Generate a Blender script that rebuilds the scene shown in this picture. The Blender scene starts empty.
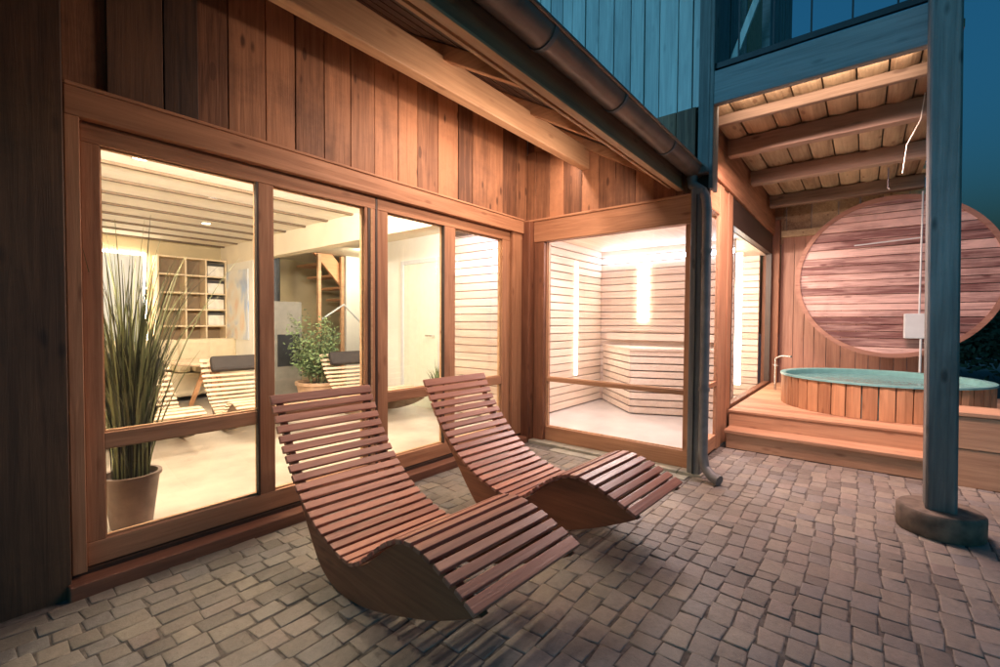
import bpy, math, random
from mathutils import Vector, Matrix
random.seed(7)
S = bpy.context.scene
COL = S.collection
R = math.radians

# ------------------------------------------------------------------ materials
def new_mat(name):
    m = bpy.data.materials.new(name); m.use_nodes = True
    nt = m.node_tree; nt.nodes.clear()
    return m, nt
def N(nt, t, **kw):
    n = nt.nodes.new(t)
    for k, v in kw.items():
        if k in n.inputs.keys() if isinstance(k, str) else False: n.inputs[k].default_value = v
        else: setattr(n, k, v)
    return n
def L(nt, a, b): nt.links.new(a, b)
def c4(c): return (c[0], c[1], c[2], 1)
def ramp(nt, stops):
    r = nt.nodes.new('ShaderNodeValToRGB'); e = r.color_ramp.elements
    while len(e) < len(stops): e.new(.5)
    for i, (p, c) in enumerate(stops): e[i].position = p; e[i].color = c4(c)
    return r
def math_n(nt, op, a, b=None):
    n = nt.nodes.new('ShaderNodeMath'); n.operation = op
    for i, v in enumerate((a, b)):
        if v is None: continue
        if isinstance(v, (int, float)): n.inputs[i].default_value = v
        else: L(nt, v, n.inputs[i])
    return n.outputs[0]

def wood(name, light, dark, axis='z', lo=.28, hi=.72, rough=.62, grain=1.0, knots=.5, vary=.35, bump=.25, stain=.0, stain_col=(.03,.025,.02)):
    """sawn timber with the grain running along one local axis, every board of a different tone"""
    m, nt = new_mat(name)
    out = N(nt, 'ShaderNodeOutputMaterial'); bs = N(nt, 'ShaderNodeBsdfPrincipled')
    tc = N(nt, 'ShaderNodeTexCoord'); geo = N(nt, 'ShaderNodeNewGeometry')
    rnd = N(nt, 'ShaderNodeVectorMath', operation='SCALE'); rnd.inputs[0].default_value = (37.1, 19.7, 53.3)
    oi = N(nt, 'ShaderNodeObjectInfo')
    rsum = math_n(nt, 'FRACT', math_n(nt, 'ADD', geo.outputs['Random Per Island'], oi.outputs['Random']))
    L(nt, rsum, rnd.inputs['Scale'])
    add = N(nt, 'ShaderNodeVectorMath', operation='ADD')
    L(nt, tc.outputs['Object'], add.inputs[0]); L(nt, rnd.outputs[0], add.inputs[1])
    def mapped(lo, hi):
        mp = N(nt, 'ShaderNodeVectorMath', operation='MULTIPLY')
        mp.inputs[1].default_value = tuple(lo if a == axis else hi for a in 'xyz')
        L(nt, add.outputs[0], mp.inputs[0]); return mp.outputs[0]
    g1 = N(nt, 'ShaderNodeTexNoise'); g1.inputs['Scale'].default_value = 1; g1.inputs['Detail'].default_value = 6; g1.inputs['Roughness'].default_value = .65; g1.inputs['Distortion'].default_value = .7
    L(nt, mapped(1.6*grain, 38*grain), g1.inputs['Vector'])
    g2 = N(nt, 'ShaderNodeTexNoise'); g2.inputs['Scale'].default_value = 1; g2.inputs['Detail'].default_value = 3; g2.inputs['Distortion'].default_value = 1.2
    L(nt, mapped(1.1, 7), g2.inputs['Vector'])
    vk = N(nt, 'ShaderNodeTexVoronoi'); vk.inputs['Scale'].default_value = 1
    L(nt, mapped(3.0, 8.5), vk.inputs['Vector'])
    kn = N(nt, 'ShaderNodeMapRange'); kn.inputs['From Min'].default_value = .06; kn.inputs['From Max'].default_value = .17
    kn.inputs['To Min'].default_value = knots; kn.inputs['To Max'].default_value = 0
    L(nt, vk.outputs['Distance'], kn.inputs['Value'])
    f = math_n(nt, 'MULTIPLY', g1.outputs[0], .62)
    f = math_n(nt, 'ADD', f, math_n(nt, 'MULTIPLY', g2.outputs[0], .46))
    f = math_n(nt, 'ADD', f, math_n(nt, 'MULTIPLY', math_n(nt, 'SUBTRACT', rsum, .5), vary))
    f = math_n(nt, 'SUBTRACT', f, math_n(nt, 'MULTIPLY', kn.outputs[0], .5))
    rp = ramp(nt, [(lo, dark), (hi, light)])
    L(nt, f, rp.inputs[0]); col = rp.outputs[0]
    if stain > 0:
        sn = N(nt, 'ShaderNodeTexNoise'); sn.inputs['Scale'].default_value = 1.7; sn.inputs['Detail'].default_value = 8; sn.inputs['Roughness'].default_value = .7
        L(nt, tc.outputs['Object'], sn.inputs['Vector'])
        mr = N(nt, 'ShaderNodeMapRange'); mr.inputs['From Min'].default_value = .48; mr.inputs['From Max'].default_value = .68; mr.inputs['To Max'].default_value = stain
        L(nt, sn.outputs[0], mr.inputs['Value'])
        mx = N(nt, 'ShaderNodeMix', data_type='RGBA'); L(nt, mr.outputs[0], mx.inputs[0]); L(nt, col, mx.inputs[6]); mx.inputs[7].default_value = c4(stain_col)
        col = mx.outputs[2]
    L(nt, col, bs.inputs['Base Color'])
    rr = N(nt, 'ShaderNodeMapRange'); rr.inputs['To Min'].default_value = rough+.15; rr.inputs['To Max'].default_value = rough-.15
    L(nt, g1.outputs[0], rr.inputs['Value']); L(nt, rr.outputs[0], bs.inputs['Roughness'])
    bp = N(nt, 'ShaderNodeBump'); bp.inputs['Strength'].default_value = bump; bp.inputs['Distance'].default_value = .01
    L(nt, g1.outputs[0], bp.inputs['Height']); L(nt, bp.outputs[0], bs.inputs['Normal'])
    L(nt, bs.outputs[0], out.inputs[0])
    return m

def plain(name, col, rough=.6, metal=0, vary=.12, scale=12, bump=.08, spec=.5, island=0.0):
    m, nt = new_mat(name)
    out = N(nt, 'ShaderNodeOutputMaterial'); bs = N(nt, 'ShaderNodeBsdfPrincipled')
    tc = N(nt, 'ShaderNodeTexCoord'); no = N(nt, 'ShaderNodeTexNoise'); no.inputs['Scale'].default_value = scale; no.inputs['Detail'].default_value = 7
    L(nt, tc.outputs['Object'], no.inputs['Vector'])
    f = no.outputs[0]
    if island:
        geo = N(nt, 'ShaderNodeNewGeometry')
        f = math_n(nt, 'ADD', f, math_n(nt, 'MULTIPLY', math_n(nt, 'SUBTRACT', geo.outputs['Random Per Island'], .5), island))
    rp = ramp(nt, [(.25, [max(0, c*(1-vary*1.6)) for c in col]), (.75, [min(1, c*(1+vary*1.6)) for c in col])])
    L(nt, f, rp.inputs[0]); L(nt, rp.outputs[0], bs.inputs['Base Color'])
    bs.inputs['Roughness'].default_value = rough; bs.inputs['Metallic'].default_value = metal
    bs.inputs['Specular IOR Level'].default_value = spec
    bp = N(nt, 'ShaderNodeBump'); bp.inputs['Strength'].default_value = bump; bp.inputs['Distance'].default_value = .01
    L(nt, no.outputs[0], bp.inputs['Height']); L(nt, bp.outputs[0], bs.inputs['Normal'])
    L(nt, bs.outputs[0], out.inputs[0])
    return m

def emit(name, col, s):
    m, nt = new_mat(name)
    out = N(nt, 'ShaderNodeOutputMaterial'); e = N(nt, 'ShaderNodeEmission')
    e.inputs[0].default_value = c4(col); e.inputs[1].default_value = s
    L(nt, e.outputs[0], out.inputs[0]); return m

def glass_mat(name, tint=(.96, .98, .97), ior=1.5, boost=1.0):
    m, nt = new_mat(name)
    out = N(nt, 'ShaderNodeOutputMaterial'); tr = N(nt, 'ShaderNodeBsdfTransparent'); gl = N(nt, 'ShaderNodeBsdfGlossy')
    tr.inputs[0].default_value = c4(tint); gl.inputs['Roughness'].default_value = .01
    fr = N(nt, 'ShaderNodeFresnel'); fr.inputs[0].default_value = ior
    mx = N(nt, 'ShaderNodeMixShader'); L(nt, math_n(nt, 'MULTIPLY', fr.outputs[0], boost), mx.inputs[0])
    L(nt, tr.outputs[0], mx.inputs[1]); L(nt, gl.outputs[0], mx.inputs[2]); L(nt, mx.outputs[0], out.inputs[0])
    return m

def sett_mat(name, joints=False):
    m, nt = new_mat(name)
    out = N(nt, 'ShaderNodeOutputMaterial'); bs = N(nt, 'ShaderNodeBsdfPrincipled')
    tc = N(nt, 'ShaderNodeTexCoord'); geo = N(nt, 'ShaderNodeNewGeometry')
    n1 = N(nt, 'ShaderNodeTexNoise'); n1.inputs['Scale'].default_value = 26; n1.inputs['Detail'].default_value = 8; n1.inputs['Roughness'].default_value = .7
    L(nt, tc.outputs['Object'], n1.inputs['Vector'])
    n2 = N(nt, 'ShaderNodeTexNoise'); n2.inputs['Scale'].default_value = 1.3; n2.inputs['Detail'].default_value = 4
    L(nt, tc.outputs['Object'], n2.inputs['Vector'])
    rp = ramp(nt, [(0, (.16, .14, .12)), (.25, (.24, .205, .165)), (.5, (.21, .195, .18)), (.75, (.30, .26, .205)), (1, (.25, .205, .175))])
    L(nt, geo.outputs['Random Per Island'], rp.inputs[0])
    v = math_n(nt, 'ADD', math_n(nt, 'MULTIPLY', n1.outputs[0], .9), math_n(nt, 'MULTIPLY', n2.outputs[0], 1.0))
    hs = N(nt, 'ShaderNodeHueSaturation'); L(nt, rp.outputs[0], hs.inputs['Color']); L(nt, v, hs.inputs['Value'])
    n3 = N(nt, 'ShaderNodeTexNoise'); n3.inputs['Scale'].default_value = 2.6; n3.inputs['Detail'].default_value = 9; n3.inputs['Roughness'].default_value = .75
    L(nt, tc.outputs['Object'], n3.inputs['Vector'])
    ms = N(nt, 'ShaderNodeMapRange'); ms.inputs['From Min'].default_value = .52; ms.inputs['From Max'].default_value = .70; ms.inputs['To Max'].default_value = .55; L(nt, n3.outputs[0], ms.inputs['Value'])
    mz = N(nt, 'ShaderNodeMix', data_type='RGBA'); L(nt, ms.outputs[0], mz.inputs[0]); L(nt, hs.outputs[0], mz.inputs[6]); mz.inputs[7].default_value = (.075, .068, .055, 1)
    L(nt, mz.outputs[2], bs.inputs['Base Color'])
    rr = N(nt, 'ShaderNodeMapRange'); rr.inputs['To Min'].default_value = .38; rr.inputs['To Max'].default_value = .72
    L(nt, n1.outputs[0], rr.inputs['Value']); L(nt, rr.outputs[0], bs.inputs['Roughness'])
    bp = N(nt, 'ShaderNodeBump'); bp.inputs['Strength'].default_value = .45; bp.inputs['Distance'].default_value = .012
    L(nt, n1.outputs[0], bp.inputs['Height']); L(nt, bp.outputs[0], bs.inputs['Normal'])
    L(nt, bs.outputs[0], out.inputs[0]); return m

OR_L, OR_D = (.53, .27, .145), (.23, .095, .045)
M = dict(
 board_z = wood('larch_boards', (.42, .20, .10), (.11, .046, .022), 'z', vary=.45, knots=1.0, stain=.6, stain_col=(.09, .04, .022), bump=.35),
 board_far = wood('larch_boards_pink', (.46, .24, .17), (.24, .11, .075), 'z', vary=.2, knots=.3),
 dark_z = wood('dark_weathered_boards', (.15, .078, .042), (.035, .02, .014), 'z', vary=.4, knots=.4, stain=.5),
 trim_x = wood('larch_trim_x', OR_L, OR_D, 'x', vary=.12, knots=.4),
 trim_y = wood('larch_trim_y', OR_L, OR_D, 'y', vary=.12, knots=.4),
 trim_z = wood('larch_trim_z', OR_L, OR_D, 'z', vary=.15, knots=.4),
 post_z = wood('red_post', (.30, .12, .06), (.10, .035, .018), 'z', vary=.15, knots=.5),
 sill_x = wood('red_sill', (.30, .13, .075), (.13, .05, .028), 'x', vary=.1),
 purlin = wood('pale_spruce_x', (.62, .38, .21), (.36, .19, .095), 'x', vary=.1, knots=.5),
 raft_y = wood('rafter_spruce_y', (.50, .27, .14), (.24, .11, .05), 'y', vary=.2, knots=.5),
 eave_x = wood('eave_board_x', (.40, .25, .15), (.16, .09, .055), 'x', vary=.2),
 roof_d = wood('roof_boards_dark', (.085, .05, .035), (.03, .018, .013), 'x', vary=.3),
 blue_z = wood('grey_weathered_boards', (.72, .74, .70), (.36, .38, .38), 'z', vary=.25, knots=.3, bump=.4),
 blue_y = wood('grey_weathered_beam', (.30, .31, .31), (.13, .14, .145), 'y', vary=.1, knots=.4, bump=.4),
 grey_post = wood('grey_weathered_post', (.23, .23, .22), (.06, .06, .058), 'z', vary=.1, knots=.6, bump=.7, grain=.8, stain=.3),
 deck_y = wood('deck_step_y', (.60, .35, .20), (.30, .14, .075), 'y', vary=.25),
 slab_x = wood('rough_sawn_slab_x', (.60, .45, .28), (.26, .16, .09), 'x', vary=.4, knots=.9, bump=.6, stain=.3, stain_col=(.12, .07, .04)),
 joist_y = wood('joist_y', (.36, .25, .18), (.14, .085, .058), 'y', vary=.35, knots=.7),
 stave = wood('tub_staves', (.64, .34, .17), (.30, .135, .062), 'z', vary=.35, knots=.3),
 lid_y = wood('aged_lid_boards', (.72, .45, .39), (.17, .062, .055), 'y', lo=.36, hi=.66, vary=.35, knots=.3, grain=1.25, stain=.35, stain_col=(.045, .018, .018), bump=.5),
 lid_rim = wood('lid_rim', (.46, .23, .16), (.24, .10, .065), 'y', vary=.1),
 lounge_x = wood('oiled_slat', (.46, .20, .135), (.22, .08, .055), 'x', vary=.42, knots=.35, rough=.36),
 lounge_side = wood('oiled_side_board', (.34, .125, .06), (.11, .036, .018), 'y', vary=.1, knots=.4, rough=.45),
 pale_x = wood('pale_slat', (.72, .56, .40), (.50, .35, .22), 'x', vary=.2, knots=.2),
 pale_side = wood('brown_side_inside', (.22, .15, .10), (.10, .065, .04), 'y', vary=.2),
 ceil_x = wood('white_ceiling_boards', (.86, .82, .74), (.74, .68, .58), 'x', vary=.2, knots=.15, bump=.05),
 groove_shade = plain('ceiling_groove_shade', (.16, .11, .065), .9),  # dark colour standing in for shade in the board gaps
 plaster = plain('cream_plaster', (.76, .68, .52), .8, vary=.04, scale=3),
 ochre = plain('ochre_plaster', (.52, .42, .24), .8, vary=.06, scale=3),
 white_wall = plain('white_plaster', (.80, .78, .70), .8, vary=.04, scale=3),
 tile_in = plain('interior_stone_floor', (.46, .41, .34), .35, vary=.2, scale=2.2),
 saunaslat = wood('pale_sauna_slats', (.68, .55, .45), (.48, .35, .27), 'y', vary=.25, knots=.1),
 saunaslat_x = wood('pale_sauna_slats_x', (.76, .64, .53), (.58, .45, .35), 'x', vary=.25, knots=.1),
 sauna_gap = plain('sauna_backing', (.44, .34, .30), .8),
 sauna_floor = plain('sauna_tile', (.50, .46, .42), .3, vary=.1, scale=3),
 glass = glass_mat('window_glass', boost=1.4),
 glass_b = glass_mat('window_glass_coated', boost=2.2), glass_t = glass_mat('window_glass_clear', boost=.3),
 seal = plain('dark_rebate', (.05, .03, .022), .5),
 metal = plain('brown_gutter_metal', (.26, .19, .15), .42, metal=.35, vary=.2, scale=6),
 pipe = plain('dark_pipe_metal', (.20, .20, .20), .6, metal=.2, vary=.2, scale=8),
 iron = plain('black_iron', (.03, .032, .035), .5, metal=.3),
 steel = plain('steel', (.62, .62, .63), .25, metal=1),
 white_pl = plain('white_plastic', (.58, .60, .60), .35, vary=.03),
 stone = plain('cast_stone_base', (.15, .115, .085), .75, vary=.35, scale=14, bump=.4),
 strip = plain('pale_stone_strip', (.34, .315, .25), .7, vary=.2, scale=9, bump=.3),
 slab = plain('pale_paving_slab', (.42, .37, .29), .6, vary=.2, scale=7, bump=.3, island=.6),
 joint = plain('joint_sand', (.125, .108, .092), .95, vary=.4, scale=30, bump=.5),
 earth = plain('dark_yard', (.07, .065, .06), .9, vary=.3),
 setts = sett_mat('granite_setts'),
 pot = plain('grey_pot_glaze', (.16, .105, .085), .5, vary=.15),
 terracotta = plain('pale_terracotta', (.42, .27, .17), .7, vary=.15),
 blade = plain('reed_leaf', (.11, .12, .055), .5, vary=.5, scale=3, island=.9),
 leaf = plain('shrub_leaf', (.13, .19, .08), .5, vary=.35, scale=3, island=.7),
 soil = plain('soil', (.03, .022, .016), .95),
 cushion = plain('dark_cushion', (.035, .028, .025), .8),
 sofa = plain('beige_fabric', (.62, .53, .36), .85, vary=.06),
 linen = plain('white_fabric', (.72, .68, .62), .85, vary=.05),
 shelf = plain('shelf_oak', (.70, .56, .36), .6, vary=.06),
 shelf_back = plain('shelf_back', (.26, .18, .10), .7, vary=.08),
 basket = plain('cream_box', (.74, .70, .60), .7),
 basket_d = plain('black_box', (.04, .035, .03), .6),
 stove = plain('grey_stove', (.23, .22, .19), .6, vary=.08),
 door = plain('pale_green_door', (.66, .70, .58), .5, vary=.03),
 mirror = plain('mirror', (.55, .60, .60), .3, metal=0, vary=.02, bump=0),
 picture = None,
 led_white = emit('led_cool', (.66, .78, 1.0), 16),
 led_warm = emit('led_warm', (1.0, .80, .60), 13),
 led_spot = emit('spot_lens', (1.0, .88, .66), 9),
 liner = plain('tub_liner', (.20, .42, .40), .4, vary=.1),
 tree = plain('dark_leaves', (.03, .045, .02), .8, vary=.4),
 orange_x = wood('stair_orange', (.62, .33, .16), (.42, .2, .09), 'x', vary=.2),
)
def picture_mat():
    m, nt = new_mat('abstract_print'); out = N(nt, 'ShaderNodeOutputMaterial'); bs = N(nt, 'ShaderNodeBsdfPrincipled')
    tc = N(nt, 'ShaderNodeTexCoord'); no = N(nt, 'ShaderNodeTexNoise'); no.inputs['Scale'].default_value = 1.6; no.inputs['Distortion'].default_value = 1
    L(nt, tc.outputs['Object'], no.inputs['Vector'])
    rp = ramp(nt, [(.3, (.35, .5, .75)), (.45, (.8, .8, .75)), (.55, (.8, .72, .6)), (.7, (.75, .4, .22))])
    L(nt, no.outputs[0], rp.inputs[0]); L(nt, rp.outputs[0], bs.inputs['Base Color']); bs.inputs['Roughness'].default_value = .4
    L(nt, bs.outputs[0], out.inputs[0]); return m
M['picture'] = picture_mat()
def water_mat():
    m, nt = new_mat('tub_water'); out = N(nt, 'ShaderNodeOutputMaterial'); bs = N(nt, 'ShaderNodeBsdfPrincipled')
    bs.inputs['Base Color'].default_value = (.20, .37, .36, 1); bs.inputs['Roughness'].default_value = .06; bs.inputs['IOR'].default_value = 1.33
    tc = N(nt, 'ShaderNodeTexCoord'); no = N(nt, 'ShaderNodeTexNoise'); no.inputs['Scale'].default_value = 7; no.inputs['Detail'].default_value = 3
    L(nt, tc.outputs['Object'], no.inputs['Vector'])
    bp = N(nt, 'ShaderNodeBump'); bp.inputs['Strength'].default_value = .35; bp.inputs['Distance'].default_value = .03
    L(nt, no.outputs[0], bp.inputs['Height']); L(nt, bp.outputs[0], bs.inputs['Normal']); L(nt, bs.outputs[0], out.inputs[0]); return m
M['water'] = water_mat()

# ------------------------------------------------------------------ mesh helpers
class MB:
    def __init__(s): s.v = []; s.f = []
    def add(s, vs, fs):
        b = len(s.v); s.v += [tuple(v) for v in vs]; s.f += [[b+i for i in f] for f in fs]; return s
    def box(s, x0, x1, y0, y1, z0, z1, m=None):
        vs = [(x, y, z) for z in (z0, z1) for y in (y0, y1) for x in (x0, x1)]
        if m is not None: vs = [tuple(m @ Vector(v)) for v in vs]
        return s.add(vs, [(0, 2, 3, 1), (4, 5, 7, 6), (0, 1, 5, 4), (2, 6, 7, 3), (0, 4, 6, 2), (1, 3, 7, 5)])
    def beam(s, a, b, w, h, up=(0, 0, 1)):
        a, b = Vector(a), Vector(b); d = (b-a).normalized(); u = Vector(up); r = d.cross(u).normalized(); u = r.cross(d)
        vs = []
        for p in (a, b):
            for sx, sy in ((-1, -1), (1, -1), (1, 1), (-1, 1)): vs.append(p+r*sx*w/2+u*sy*h/2)
        return s.add(vs, [(3, 2, 1, 0), (4, 5, 6, 7), (0, 1, 5, 4), (1, 2, 6, 5), (2, 3, 7, 6), (3, 0, 4, 7)])
    def tube(s, pts, rad, n=12, caps=True, smooth=None):
        pts = [Vector(p) for p in pts]; rs = rad if isinstance(rad, (list, tuple)) else [rad]*len(pts)
        ref = None; rings = []
        for i, p in enumerate(pts):
            d = (pts[min(i+1, len(pts)-1)]-pts[max(i-1, 0)]).normalized()
            if ref is None: ref = Vector((0, 0, 1)) if abs(d.z) < .9 else Vector((1, 0, 0))
            r = d.cross(ref).normalized(); u = r.cross(d).normalized(); ref = u
            rings.append([p+(r*math.cos(2*math.pi*k/n)+u*math.sin(2*math.pi*k/n))*rs[i] for k in range(n)])
        vs = [v for ring in rings for v in ring]; fs = []
        for i in range(len(pts)-1):
            for k in range(n): fs.append((i*n+k, i*n+(k+1) % n, (i+1)*n+(k+1) % n, (i+1)*n+k))
        if caps: fs.append(tuple(range(n))[::-1]); fs.append(tuple(range((len(pts)-1)*n, len(pts)*n)))
        return s.add(vs, fs)
    def lathe(s, prof, c=(0, 0, 0), n=32):
        vs = []
        for r, z in prof:
            for k in range(n): vs.append((c[0]+r*math.cos(2*math.pi*k/n), c[1]+r*math.sin(2*math.pi*k/n), c[2]+z))
        fs = []
        for i in range(len(prof)-1):
            for k in range(n): fs.append((i*n+k, i*n+(k+1) % n, (i+1)*n+(k+1) % n, (i+1)*n+k))
        return s.add(vs, fs)
    def prism(s, poly, fn, t0, t1):
        n = len(poly); vs = [fn(p, t0) for p in poly]+[fn(p, t1) for p in poly]
        fs = [tuple(range(n)), tuple(range(2*n-1, n-1, -1))]
        for i in range(n): fs.append((i, n+i, n+(i+1) % n, (i+1) % n))
        return s.add(vs, fs)
    def build(s, name, mat, parent=None, bevel=0, smooth=False, offset=True):
        off = Vector((0, 0, 0))
        if parent is not None and offset:
            p = parent
            while p: off += p.location; p = p.parent
        me = bpy.data.meshes.new(name)
        me.from_pydata([tuple(Vector(v)-off) for v in s.v], [], s.f); me.validate()
        o = bpy.data.objects.new(name, me); COL.objects.link(o)
        me.materials.append(M[mat] if isinstance(mat, str) else mat)
        import bmesh
        bm = bmesh.new(); bm.from_mesh(me); bmesh.ops.recalc_face_normals(bm, faces=bm.faces); bm.to_mesh(me); bm.free()
        if smooth:
            me.polygons.foreach_set('use_smooth', [True]*len(me.polygons))
            try: me.set_sharp_from_angle(angle=R(40))
            except Exception: pass
        if bevel:
            b = o.modifiers.new('bevel', 'BEVEL'); b.width = bevel; b.segments = 2; b.limit_method = 'ANGLE'; b.angle_limit = R(40)
        if parent is not None: o.parent = parent
        return o
def boxo(name, mat, parent, *b, bevel=.004): return MB().box(*b).build(name, mat, parent, bevel)
def empty(name, loc=(0, 0, 0), label=None, cat=None, group=None):
    o = bpy.data.objects.new(name, None); COL.objects.link(o); o.location = loc; o.empty_display_size = .2
    tag(o, label, cat, group); return o
def tag(o, label=None, cat=None, group=None, kind=None):
    if label: o['label'] = label
    if cat: o['category'] = cat
    if group: o['group'] = group
    if kind: o['kind'] = kind
    return o
def kids(o): return [c for c in COL.objects if c.parent == o]
def copy_tree(o, parent=None):
    c = o.copy(); COL.objects.link(c)
    if parent is not None: c.parent = parent
    for ch in kids(o): copy_tree(ch, c)
    return c
def boards(mb, axis, a0, a1, w, fixed, z0, z1, jit=.004, gap=.006, skip=None):
    """upright boards side by side; fixed = (min,max) of the thickness"""
    a = a0
    while a < a1-.01:
        ww = w*random.uniform(.82, 1.2); b = min(a+ww, a1)
        if a1-b < .05: b = a1
        j = random.uniform(-jit, jit)
        if axis == 'x': mb.box(a+gap/2, b-gap/2, fixed[0]+j, fixed[1]+j, z0, z1)
        else: mb.box(fixed[0]+j, fixed[1]+j, a+gap/2, b-gap/2, z0, z1)
        a = b
    return mb

# ================================================================== GROUND
tag(MB().box(-60, 60, -60, 60, -.4, -.03).build('ground', 'earth'), kind='structure')
tag(MB().box(-7, 1.05, -7.5, .0, -.03, -.0045).build('joint_bed', 'joint'), kind='structure')
# the drip line under the balcony: setts outside it, pale slabs inside
def bound(y):        # x of the boundary between setts and slabs
    return 1.05 if y < -1.83 else -.27
setts = MB()
y = -.13
row = 0
while y > -7.2:
    rh = .102*random.uniform(.92, 1.08)
    x = -6.4+random.uniform(0, .15)
    while x < 1.04:
        w = .132*random.uniform(.66, 1.32)
        cy = y-rh/2; lim = bound(cy)-.25*(cy > -1.95)*0
        xe = x+w
        if x > lim-.03: break
        if xe > lim: xe = lim
        if xe-x > .04:
            g = .003; j = lambda a=.008: random.uniform(-a, a)
            zt = random.uniform(-.002, .002); tx, ty = random.uniform(-.018, .018), random.uniform(-.02, .02)
            wob = .006*math.sin(x*5+y*3)+.006*math.sin(x*11.3+y*2)
            cs = [(x+g+j(), y-rh+g+j()+wob), (xe-g+j(), y-rh+g+j()+wob), (xe-g+j(), y-g+j()+wob), (x+g+j(), y-g+j()+wob)]
            mx, my = (x+xe)/2, y-rh/2+wob
            vs = []
            for sc, zz in ((1, -.02), (1, -.003), (.95, -.0008), (.82, .0)):
                for (px, py) in cs:
                    ax, ay = mx+(px-mx)*sc, my+(py-my)*sc
                    vs.append((ax, ay, zz+(zt+(ax-mx)*tx+(ay-my)*ty if zz > -.015 else 0)))
            # cut corners softly: 4-corner rings
            fs = []
            for r_ in range(3):
                for k in range(4): fs.append((r_*4+k, r_*4+(k+1) % 4, (r_+1)*4+(k+1) % 4, (r_+1)*4+k))
            fs.append((12, 13, 14, 15))
            setts.add(vs, fs)
        x += w
    y -= rh; row += 1
so = setts.build('paving', 'setts'); tag(so, kind='structure')
so.data.polygons.foreach_set('use_smooth', [True]*len(so.data.polygons))
stp = MB()
yy = -.13
while yy > -1.9:
    ln = random.uniform(.35, .6); ye = max(yy-ln, -1.93)
    stp.box(-.135, -.012, ye+.003, yy-.003, -.028, .028); stp.box(-.26, -.139, ye+.1, yy+.094, -.028, .004) if yy < -.2 else None
    yy -= ln
tag(stp.build('kerb_strip', 'strip', bevel=.005), kind='structure')

# ================================================================== MAIN BUILDING
B = empty('timber_building', (0, 0, 0), 'timber clad spa building with large lit windows facing the paved terrace', 'building')
XL = -3.78; ZT = 2.42
# --- wall 1 (y = 0)
mb = MB(); boards(mb, 'x', -3.78, 0.0, .215, (0.0, .03), ZT-.01, 3.6, jit=.005)
boards(mb, 'x', -3.44, -3.0, .44, (-.012, .0), ZT-.01, 3.6, jit=.001) if False else None
mb.build('upper_wall', 'board_z', B, bevel=.003)
mb = MB(); boards(mb, 'x', -3.62, -3.22, .2, (-.03, -.006), ZT-.005, 3.6, jit=.002)
mb.build('dark_board', 'dark_z', B, bevel=.003)['label'] = 'two darker boards above the window corner'
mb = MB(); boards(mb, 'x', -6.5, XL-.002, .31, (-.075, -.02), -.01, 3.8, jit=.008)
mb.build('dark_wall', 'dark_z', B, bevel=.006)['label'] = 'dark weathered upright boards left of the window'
MB().box(-6.5, .0, .031, .12, ZT+.0, 3.8).build('wall_core', 'plaster', B)
MB().box(XL+.01, -.001, .001, .071, 2.2835, ZT-.001).build('wall_core', 'sill_x', B)
MB().box(XL, .0, .072, .12, 2.20, ZT+.001).build('wall_core', 'plaster', B)
MB().box(-6.5, XL, -.019, .12, -.01, ZT).build('wall_core', 'plaster', B)
# trim over the window band
tr = MB(); tr.box(XL, -.13, -.055, -.002, ZT-.135, ZT); tr.box(XL, -.13, -.064, -.002, ZT, ZT+.018)
tr.build('lintel', 'trim_x', B, bevel=.005)
tl = MB().box(XL, XL+.055, -.05, .06, .085, ZT-.135); tl.build('jamb', 'trim_z', B, bevel=.004)
tj = MB().box(-.30, -.13, -.03, .06, .085, ZT-.135); tj.build('jamb', 'trim_z', B, bevel=.004)
sill = MB().box(XL-.02, -.14, -.125, .0, -.01, .062); sill.build('threshold', 'sill_x', B, bevel=.006)
MB().box(XL, -.14, -.02, .1, .062, .083).build('threshold_gap', 'seal', B)

def window_x(x0, x1, panes, y0, y1, z0, z1, pz0, pz1, tz, parent, gm='glass', mats=('trim_x', 'trim_z')):
    """window in the plane y: frame from x0..x1, pane rects panes [(a,b)], transom tz (lo,hi)"""
    w = MB().box(x0, x1, y0, y1, z0, pz0).build('window', mats[0], parent, bevel=.004)
    MB().box(x0, x1, y0, y1, pz1, z1).build('head', mats[0], w, bevel=.004)
    ed = [x0]+[v for p in panes for v in p]+[x1]
    for a, b in zip(ed[0::2], ed[1::2]): MB().box(a, b, y0+.002, y1-.002, pz0, pz1).build('stile', mats[1], w, bevel=.004)
    for a, b in panes:
        if tz: MB().box(a, b, y0+.006, y1-.006, tz[0], tz[1]).build('transom', mats[0], w, bevel=.003)
        bd = MB()
        for (za, zb) in (((pz0, tz[0]), (tz[1], pz1)) if tz else ((pz0, pz1),)):
            t = .008; yb0, yb1 = (y0+y1)/2-.008, (y0+y1)/2+.022
            bd.box(a, a+t, yb0, yb1, za, zb); bd.box(b-t, b, yb0, yb1, za, zb); bd.box(a+t, b-t, yb0, yb1, za, za+t); bd.box(a+t, b-t, yb0, yb1, zb-t, zb)
        bd.build('glazing_bead', 'purlin', w)
        yy = (y0+y1)/2+.006
        for (za, zb) in (((pz0, tz[0]), (tz[1], pz1)) if tz else ((pz0, pz1),)):
            MB().add([(a+.004, yy, za+.004), (b-.004, yy, za+.004), (b-.004, yy, zb-.004), (a+.004, yy, zb-.004)], [(0, 1, 2, 3)]).build('pane', gm, w)
    return w
PZ0, PZ1, TZ = .205, 2.188, (.664, .744)
wA = window_x(XL+.062, -2.02, [(-3.644, -2.891), (-2.796, -2.116)], 0.0, .07, .088, ZT-.137, PZ0, PZ1, TZ, B)
wA['label'] = 'left double window, lower part of its right pane behind the near lounger'
wB = window_x(-2.0, -.305, [(-1.901, -1.276), (-1.136, -.433)], 0.0, .07, .088, ZT-.137, PZ0, PZ1, TZ, B, gm='glass_b')
wB['label'] = 'right double window, beside the inner corner'
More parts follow.
